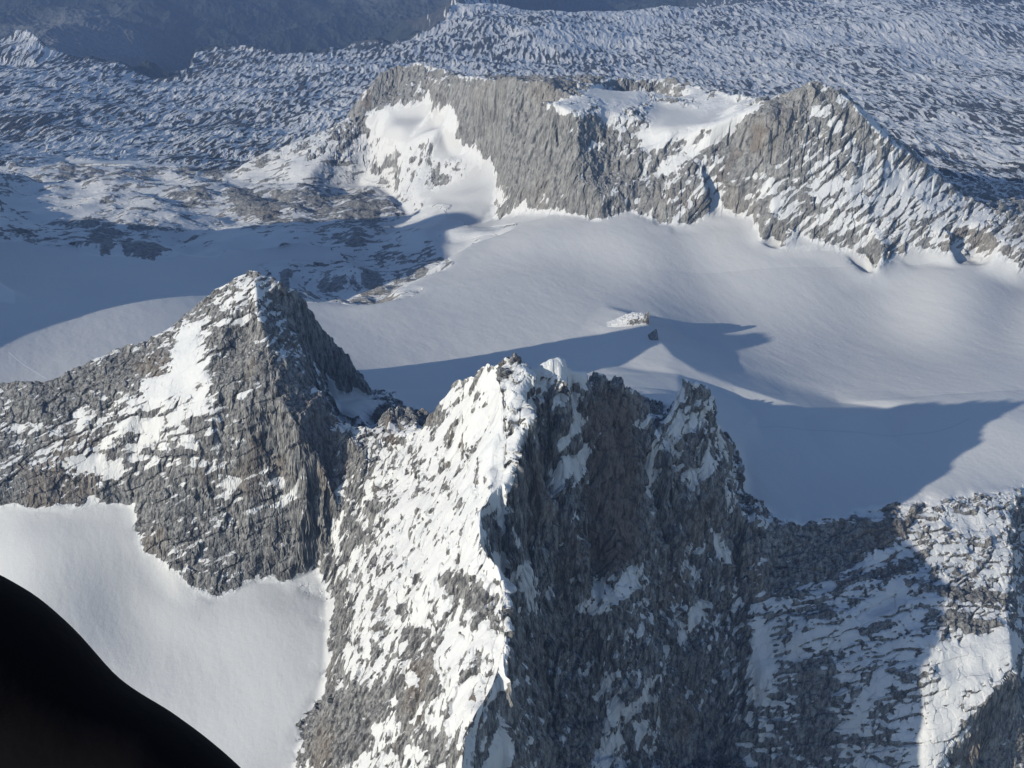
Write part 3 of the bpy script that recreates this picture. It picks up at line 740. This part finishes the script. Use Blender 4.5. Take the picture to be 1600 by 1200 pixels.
idx = np.arange(NR * NC, dtype=np.int32).reshape(NR, NC)
P = np.stack([Px.ravel(), Py.ravel(), Pz.ravel()], 1).astype(np.float32)
val = val.astype(np.float32)
STRUCT = {}
for lab, (nm, mat, desc) in names.items():
    qi, qj = np.where(ql == lab)
    if qi.size == 0:
        print('empty region', nm); continue
    quads = np.stack([idx[qi, qj], idx[qi, qj + 1], idx[qi + 1, qj + 1], idx[qi + 1, qj]], 1)
    u, inv = np.unique(quads.ravel(), return_inverse=True)
    me = bpy.data.meshes.new(nm)
    me.vertices.add(u.size)
    me.vertices.foreach_set('co', P[u].ravel())
    me.loops.add(quads.size)
    me.loops.foreach_set('vertex_index', inv.astype(np.int32).ravel())
    me.polygons.add(len(quads))
    me.polygons.foreach_set('loop_start', np.arange(0, quads.size, 4, dtype=np.int32))
    me.polygons.foreach_set('use_smooth', np.zeros(len(quads), bool))
    at = me.attributes.new('snow', 'FLOAT', 'POINT')
    at.data.foreach_set('value', val[u])
    me.attributes.new('warm', 'FLOAT', 'POINT').data.foreach_set('value', warm[u].astype(np.float32))
    me.materials.append(mat)
    me.update(calc_edges=True)
    o = bpy.data.objects.new(nm, me)
    o['kind'] = 'structure'
    o['label'] = desc
    sc.collection.objects.link(o)
    STRUCT[nm] = o
    print(nm, len(quads))
print('meshes', time.time() - T0)

# ------------------------------------------------------------------ single objects
def tag(o, label=None, cat=None, group=None, kind=None):
    for a, b in (('label', label), ('category', cat), ('group', group), ('kind', kind)):
        if b: o[a] = b
    return o


def mesh_obj(name, verts, faces, mat, smooth=True, parent=None):
    me = bpy.data.meshes.new(name)
    me.from_pydata(verts, [], faces)
    me.materials.append(mat)
    if smooth: me.polygons.foreach_set('use_smooth', np.ones(len(faces), bool))
    me.update()
    o = bpy.data.objects.new(name, me)
    sc.collection.objects.link(o)
    if parent: o.parent = parent
    return o


def ground(x, y):
    i = int(np.clip(np.searchsorted(Yr, y) - 1, 0, NR - 2))
    s_ = x / (CP * max(y, 150) + SP * 900)
    j = int(np.clip(np.searchsorted(S, s_) - 1, 0, NC - 2))
    fy = (y - Yr[i]) / (Yr[i + 1] - Yr[i]); fx = (s_ - S[j]) / (S[j + 1] - S[j])
    return float((Pz[i, j] * (1 - fx) + Pz[i, j + 1] * fx) * (1 - fy) + (Pz[i + 1, j] * (1 - fx) + Pz[i + 1, j + 1] * fx) * fy)


def on_ground(px, py):
    z = 0.0
    for _ in range(12):
        p = unproject(px, py, z)
        z = .5 * z + .5 * ground(p[0], p[1])
    p = unproject(px, py, z)
    return p[0], p[1], ground(p[0], p[1])


# rock outcrops standing in the glacier
def outcrop(px, py, wid, dep, hgt, seed, label, steep=.93):
    cx, cy, cz = on_ground(px, py)
    n, m = 130, 70
    u, v = np.meshgrid(np.linspace(0, 1, n), np.linspace(0, 1, m))
    xx = cx + (u - .5) * wid; yy = cy + (v - .5) * dep
    e = sstep(0, .75, u) * (1 - sstep(steep, steep + .035, u + .03 * fbm(v.ravel() * 5, u.ravel() * 2, None, 3, seed).reshape(m, n)))
    ev = sstep(0, .28, v) * (1 - sstep(.7, 1, v))
    g = fbm(xx.ravel() / 9, yy.ravel() / 9, None, 4, seed + 1, .6).reshape(m, n)
    base = np.array([ground(a, b) for a, b in zip(xx.ravel(), yy.ravel())]).reshape(m, n)
    h = hgt * e * ev * (1 + .25 * g) + 1.1 * g * ev
    zz = base - 1.5 + h
    vs = list(zip(xx.ravel().tolist(), yy.ravel().tolist(), zz.ravel().tolist()))
    fs = [(a * n + b, a * n + b + 1, (a + 1) * n + b + 1, (a + 1) * n + b) for a in range(m - 1) for b in range(n - 1)]
    o = mesh_obj('rock_outcrop', vs, fs, M_NEAR, False)
    nxg = np.gradient(zz, axis=1) / (wid / n); nyg = np.gradient(zz, axis=0) / (dep / m)
    slope = np.sqrt(nxg ** 2 + nyg ** 2)
    val_ = (1.0 if steep > .9 else .1) - slope * .75 + .5 * g
    val_[h < 1.0] = 1
    o.data.attributes.new('snow', 'FLOAT', 'POINT').data.foreach_set('value', val_.ravel().astype(np.float32))
    return tag(o, label, 'rock outcrop')


outcrop(974, 503, 82, 46, 13, 301, 'larger snow-capped rock outcrop standing alone in the smooth glacier, its top white')
outcrop(1009, 503, 13, 22, 19, 331, 'upright dark rock block at the right end of the larger snow-capped outcrop', .85)
outcrop(1020, 526, 22, 34, 11, 311, 'small dark rock step on the snow just right of and below the larger outcrop', .8)


def track(pts, wid, mat, label):
    P3 = []
    for (a, b), (c, d_) in zip(pts, pts[1:]):
        for t_ in np.linspace(0, 1, 14, endpoint=False):
            P3.append(on_ground(a + (c - a) * t_, b + (d_ - b) * t_))
    P3 = np.array(P3)
    kk = np.ones(15) / 15
    Q3 = np.stack([np.convolve(np.pad(P3[:, i], 7, 'edge'), kk, 'valid') for i in range(2)], 1)
    tg = np.gradient(Q3, axis=0); tg /= np.linalg.norm(tg, axis=1)[:, None] + 1e-9
    nn = np.stack([-tg[:, 1], tg[:, 0]], 1) * wid / 2
    vs = []
    for q, o_ in zip(Q3, nn):
        for s_ in (-1, 0, 1):
            x_, y_ = q + o_ * s_
            vs.append((x_, y_, ground(x_, y_) + (.25 if s_ == 0 else .12)))
    fs = [(3 * i + j, 3 * i + j + 1, 3 * i + j + 4, 3 * i + j + 3) for i in range(len(Q3) - 1) for j in (0, 1)]
    o = mesh_obj('ski_track', vs, fs, mat)
    return tag(o, label, None, None, 'structure')


mt, nt_, bs_ = new_mat('churned_snow'); bs_.inputs['Base Color'].default_value = (.93, .94, .95, 1); bs_.inputs['Roughness'].default_value = .8
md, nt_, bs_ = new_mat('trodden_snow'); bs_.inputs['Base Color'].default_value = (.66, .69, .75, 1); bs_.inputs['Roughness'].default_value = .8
track([(12, 548), (30, 565), (50, 578), (80, 596)], 3.0, mt, 'pale ski track on the glacier at the left edge behind the left peak')
track([(1180, 616), (1260, 612), (1380, 608), (1480, 612), (1610, 616)], 1.5, mt, 'long thin pale ski track crossing the glacier at right')
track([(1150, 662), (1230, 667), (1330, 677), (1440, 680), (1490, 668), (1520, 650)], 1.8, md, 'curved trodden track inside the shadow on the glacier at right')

# black jacket sleeve close to the camera, lower left corner
def cam_pt(px, py, dist):
    v = Vector(((px - 800) / FPX, (600 - py) / FPX, -1)) * dist
    return camo.matrix_basis @ v


mc, nt, bs = new_mat('black_cloth')
bs.inputs['Base Color'].default_value = (.004, .0035, .005, 1)
bs.inputs['Roughness'].default_value = .95
bs.inputs['Specular IOR Level'].default_value = .1
nz_ = nt.nodes.new('ShaderNodeTexNoise'); nz_.inputs['Scale'].default_value = 60; nz_.inputs['Detail'].default_value = 6
bp_ = nt.nodes.new('ShaderNodeBump'); bp_.inputs['Strength'].default_value = .4; bp_.inputs['Distance'].default_value = .003
tc_ = nt.nodes.new('ShaderNodeTexCoord')
nt.links.new(tc_.outputs['Object'], nz_.inputs[0]); nt.links.new(nz_.outputs[0], bp_.inputs['Height']); nt.links.new(bp_.outputs[0], bs.inputs['Normal'])
EDGE_ = [(-420, 850), (-280, 842), (-140, 855), (-60, 872), (0, 897), (60, 932), (120, 985), (180, 1056), (220, 1084), (262, 1108), (312, 1144), (350, 1175), (390, 1212), (450, 1290), (520, 1400), (600, 1540)]
e = np.array(EDGE_, float)
tt = np.linspace(0, len(e) - 1, 70)
e2 = np.stack([np.interp(tt, range(len(e)), e[:, i]) for i in (0, 1)], 1)
for _ in range(3):
    e2[1:-1] = (e2[:-2] + 2 * e2[1:-1] + e2[2:]) / 4
tg = np.gradient(e2, axis=0); tg /= np.linalg.norm(tg, axis=1)[:, None]
nn = np.stack([-tg[:, 1], tg[:, 0]], 1)
DS = .62
vs = []; fs = []
NSG = 40
o_loc = cam_pt(100, 1250, DS)
for i, (p, n_) in enumerate(zip(e2, nn)):
    t_ = i / (len(e2) - 1)
    rad = 215 - 40 * t_ + 6 * math.sin(t_ * 23)            # in photo pixels at this distance
    c = p + n_ * rad
    dd = DS + .02 * math.sin(t_ * 4)
    for k_ in range(NSG):
        a_ = 2 * math.pi * k_ / NSG
        wr = 1 + (.012 * math.sin(5 * a_ + 9 * t_) + .01 * math.sin(31 * t_ + 2 * a_)) * (1 - math.cos(a_)) * .5
        q = c - n_ * rad * wr * math.cos(a_)
        w_ = cam_pt(q[0], q[1], dd + rad / FPX * DS * 1.05 * math.sin(a_) * wr)
        vs.append(w_ - o_loc)
L_ = len(e2)
for i in range(L_ - 1):
    for k_ in range(NSG):
        fs.append((i * NSG + k_, i * NSG + (k_ + 1) % NSG, (i + 1) * NSG + (k_ + 1) % NSG, (i + 1) * NSG + k_))
fs.append(tuple(range(NSG))); fs.append(tuple((L_ - 1) * NSG + k_ for k_ in reversed(range(NSG))))
slv = mesh_obj('jacket_sleeve', [tuple(v) for v in vs], fs, mc)
slv.location = o_loc
tag(slv, 'black cloth sleeve curving across the lower left corner, close to the camera', 'sleeve')

# ------------------------------------------------------------------ the air
hz, nt, bs = new_mat('haze')
nt.nodes.remove(bs)
pv = nt.nodes.new('ShaderNodeVolumePrincipled')
pv.inputs['Color'].default_value = (.36, .55, 1.0, 1)
pv.inputs['Density'].default_value = 4.6e-5
pv.inputs['Anisotropy'].default_value = 0.0
nt.links.new(pv.outputs[0], [n for n in nt.nodes if n.type == 'OUTPUT_MATERIAL'][0].inputs['Volume'])
zlo = float(Pz.min()) - 1.0; zhi = max(float(Pz.max()), H) + 15.0
xm = float(np.abs(Px).max()) + 50
vs = [(a, b, c) for a in (-xm, xm) for b in (float(Py.min()) - 50, float(Py.max()) + 50) for c in (zlo, zhi)]
fs = [(0, 1, 3, 2), (4, 6, 7, 5), (0, 4, 5, 1), (2, 3, 7, 6), (0, 2, 6, 4), (1, 5, 7, 3)]
ho = mesh_obj('haze', vs, fs, hz, False)
tag(ho, 'thin blue mountain air', None, None, 'stuff')
print('done', time.time() - T0)
